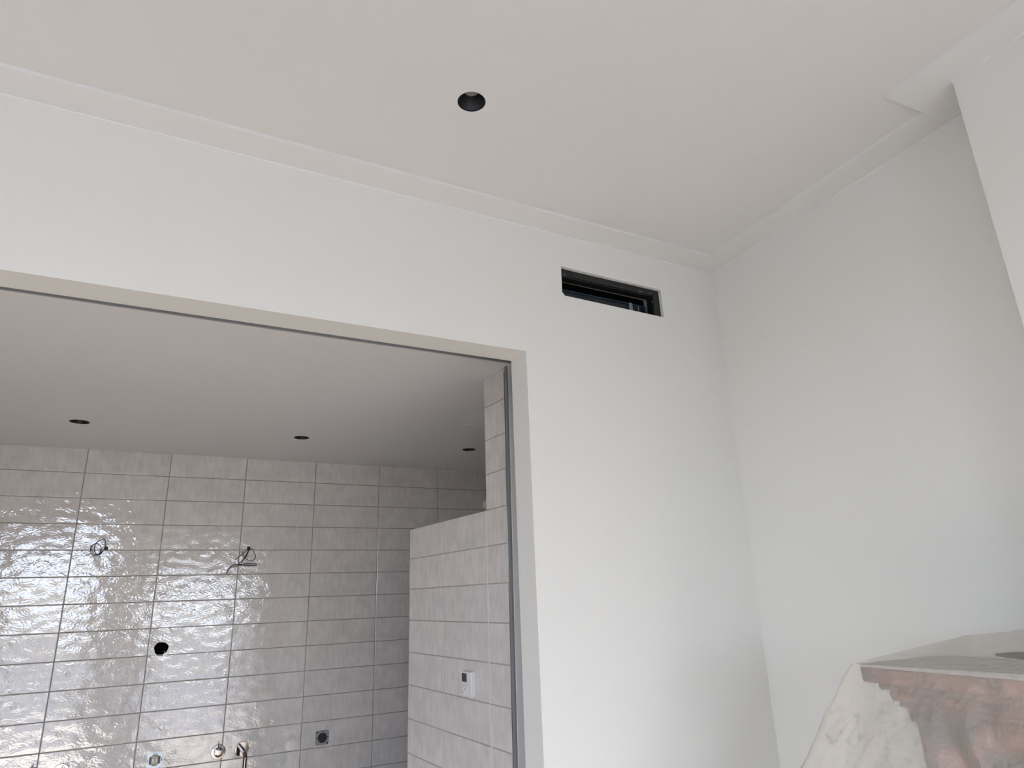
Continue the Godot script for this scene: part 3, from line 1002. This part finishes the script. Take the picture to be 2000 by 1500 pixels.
# ---------- the draped mantel ----------
func mantel() -> void:
	var fr := right_frame()
	var d: Vector3 = fr[0]
	var n: Vector3 = fr[1]
	# local axes: x out from the breast, y up, z along it towards the camera; origin on the breast face
	var o := base("mantelpiece", Transform3D(Basis(n, Vector3.UP, d), Vector3(BREAST.x, 0, BREAST.z)))
	tag(o, "pinkish brown moulded mantelpiece showing through the plastic dust sheet", "mantelpiece")
	var mb := MB.new()
	mb.box(Vector3(0.002, 1.405, -0.335), Vector3(0.272, 1.4355, 1.3), 0.004)
	build("shelf", mb, M.mantel, o)
	mb = MB.new()
	mb.box(Vector3(0.002, 1.4345, -0.333), Vector3(0.274, 1.4400, 1.3), 0.002)
	build("top_slab", mb, M.stone, o)
	var steps := [[0.260, -0.312, 1.392, 1.405], [0.252, -0.295, 1.372, 1.392], [0.245, -0.283, 1.360, 1.372], [0.238, -0.272, 1.345, 1.360]]
	for s in steps:
		mb = MB.new()
		mb.box(Vector3(0.002, s[2], s[1]), Vector3(s[0], s[3], 1.3 + s[1] * 0.1), 0.006)
		build("moulding", mb, M.mantel, o)
	mb = MB.new()
	mb.box(Vector3(0.002, 0.0, -0.262), Vector3(0.228, 1.345, 1.25), 0.004)
	build("surround", mb, M.mantel, o)
	mb = MB.new()
	mb.box(Vector3(0.225, 1.338, -0.262), Vector3(0.252, 1.352, -0.155), 0.005)
	build("carved_strip", mb, M.mantel_dark, o)
	for q in [[-0.245, 0.030, 0.009], [-0.205, 0.040, 0.010], [-0.163, 0.026, 0.012]]:
		mb = MB.new()
		mb.tube(PackedVector3Array([Vector3(0.236, 1.345, q[0]), Vector3(0.240, 1.345 - q[1] * 0.5, q[0] + 0.004), Vector3(0.234, 1.345 - q[1], q[0] + 0.002)]), q[2], 10)
		build("carved_drop", mb, M.mantel_dark, o)


func under_sheet() -> void:
	# something dark that shows through the sheet at the back of the mantel
	var mb := MB.new()
	var g := noise(71, 9.0, 2)
	var rows := []
	for i in 17:
		var row := []
		for j in 25:
			var a := TAU * j / 24.0
			var k := i / 16.0
			var r := sin(PI * minf(k * 1.15, 1.0) * 0.5) if k < 0.87 else (1.0 - k) / 0.13
			var y := (1.0 - k) * 0.016 if k < 0.87 else 0.0
			row.append(Vector3(cos(a) * r * 0.07, y * (1.0 + 0.25 * g.get_noise_2d(cos(a) * k, sin(a) * k)), sin(a) * r * 0.17))
		rows.append(row)
	mb.sheet(rows, Vector3.ZERO)
	tag(build("cloth_bundle", mb, M.dark_cloth, null, Transform3D(Basis(), Vector3(1.655, 1.4402, -0.715))), "dark grey cloth bundle showing faintly through the sheet on the mantel top", "cloth")


func dust_sheet() -> void:
	var g := noise(61, 3.2, 3)
	var g2 := noise(62, 9.0, 2)
	var mb := MB.new()
	var wall_x := func(z: float) -> float:
		var w: float = CORNER.x + (z - CORNER.z) * tan(TURN_R)
		var b: float = BREAST.x + (z - BREAST.z) * tan(TURN_R)
		return lerpf(w, b, smoothstep(-0.70, -0.645, z)) - 0.012
	# the lying part, from the front edge back to the wall
	var top := []
	for i in 41:
		var z := lerpf(-0.977, 0.35, pow(i / 40.0, 1.3))
		var row := []
		for j in 29:
			var f := j / 28.0
			var x: float = lerpf(1.306 + (z + 0.977) * tan(TURN_R), wall_x.call(z), f)
			var yf: float = 1.4422 + 0.018 * clampf((z + 0.977) / 0.9, 0, 1)
			var yb: float = 1.474 + 0.018 * clampf((z + 0.976) / 0.15, 0, 1)
			var ripple := 0.010 * g.get_noise_2d(x * 1.2, z * 4.0) + 0.004 * g2.get_noise_2d(x, z * 3.0)
			var edge := clampf(f * 6.0, 0, 1) * clampf((1.0 - f) * 8.0, 0.3, 1) * clampf((z + 0.977) * 12.0, 0, 1)
			row.append(Vector3(x, maxf(lerpf(yf, yb, pow(f, 0.9)) + ripple * edge, 1.4421), z))
		top.append(row)
	mb.sheet(top, Vector3.UP)
	# the hanging part, round the end and along the front
	var skirt := []
	for i in 121:
		var s := i / 120.0
		var row := []
		var p: Vector3
		var out: Vector3
		var u: float            # distance from the free corner, negative on the end
		if s < 0.25:
			u = (s - 0.25) / 0.25 * 0.444
			var f := -u / 0.444
			p = Vector3(1.306, 1.4422, -0.977).lerp(Vector3(1.738, 1.474, -0.976), f)
		else:
			u = pow((s - 0.25) / 0.75, 1.25) * 1.327
			p = Vector3(1.306 + u * tan(TURN_R), 1.4422 + 0.018 * clampf(u / 0.9, 0, 1), -0.977 + u)
		var turn := smoothstep(-0.02, 0.10, u)
		out = Vector3(-1, 0, 0) * turn + Vector3(0, 0, -1) * (1.0 - turn)
		out = out.normalized()
		for j in 49:
			var t := pow(j / 48.0, 1.2) * 0.8
			var flare := 0.62 * pow(t, 0.92) * exp(-absf(u) / 0.20)
			var hang := 0.004 * smoothstep(0.0, 0.01, t) + 0.06 * t + 0.10 * smoothstep(0.02, 0.5, t) * exp(-absf(u) / 0.5) * turn
			hang = maxf(hang, 0.004)
			var fan := atan2(u, t + 0.03)
			var fold := (0.030 * t * sin(fan * 13.0) * exp(-absf(u) / 0.5) * smoothstep(0.02, 0.15, absf(u)) + 0.022 * smoothstep(-0.02, 0.12, absf(u)) * g.get_noise_2d(u * 2.6 - t * 1.3, t * 0.7 + 9.0) * smoothstep(0.0, 0.15, t) + 0.005 * g2.get_noise_2d(u * 2.0 + t, t * 1.4 - u) * smoothstep(0.0, 0.03, t))
			row.append(p + out * maxf(hang + fold, 0.003 * smoothstep(0.0, 0.01, t)) + Vector3(0.01 * t, 0, -1.0) * flare + Vector3.DOWN * t)
		skirt.append(row)
	mb.sheet(skirt, Vector3(-1, 0, -0.4))
	tag(build("dust_sheet", mb, M.film, null), "creased translucent plastic dust sheet draped over the mantelpiece", "dust sheet")


# ---------- outside the windows ----------
func outdoors() -> void:
	var mb := MB.new()
	# the room lies a floor above the ground
	mb.box(Vector3(-60, -3.6, -20.0), Vector3(60, -3.2, 90.0))
	struct("ground", mb, M.gravel, "gravelled ground one floor below the windows")
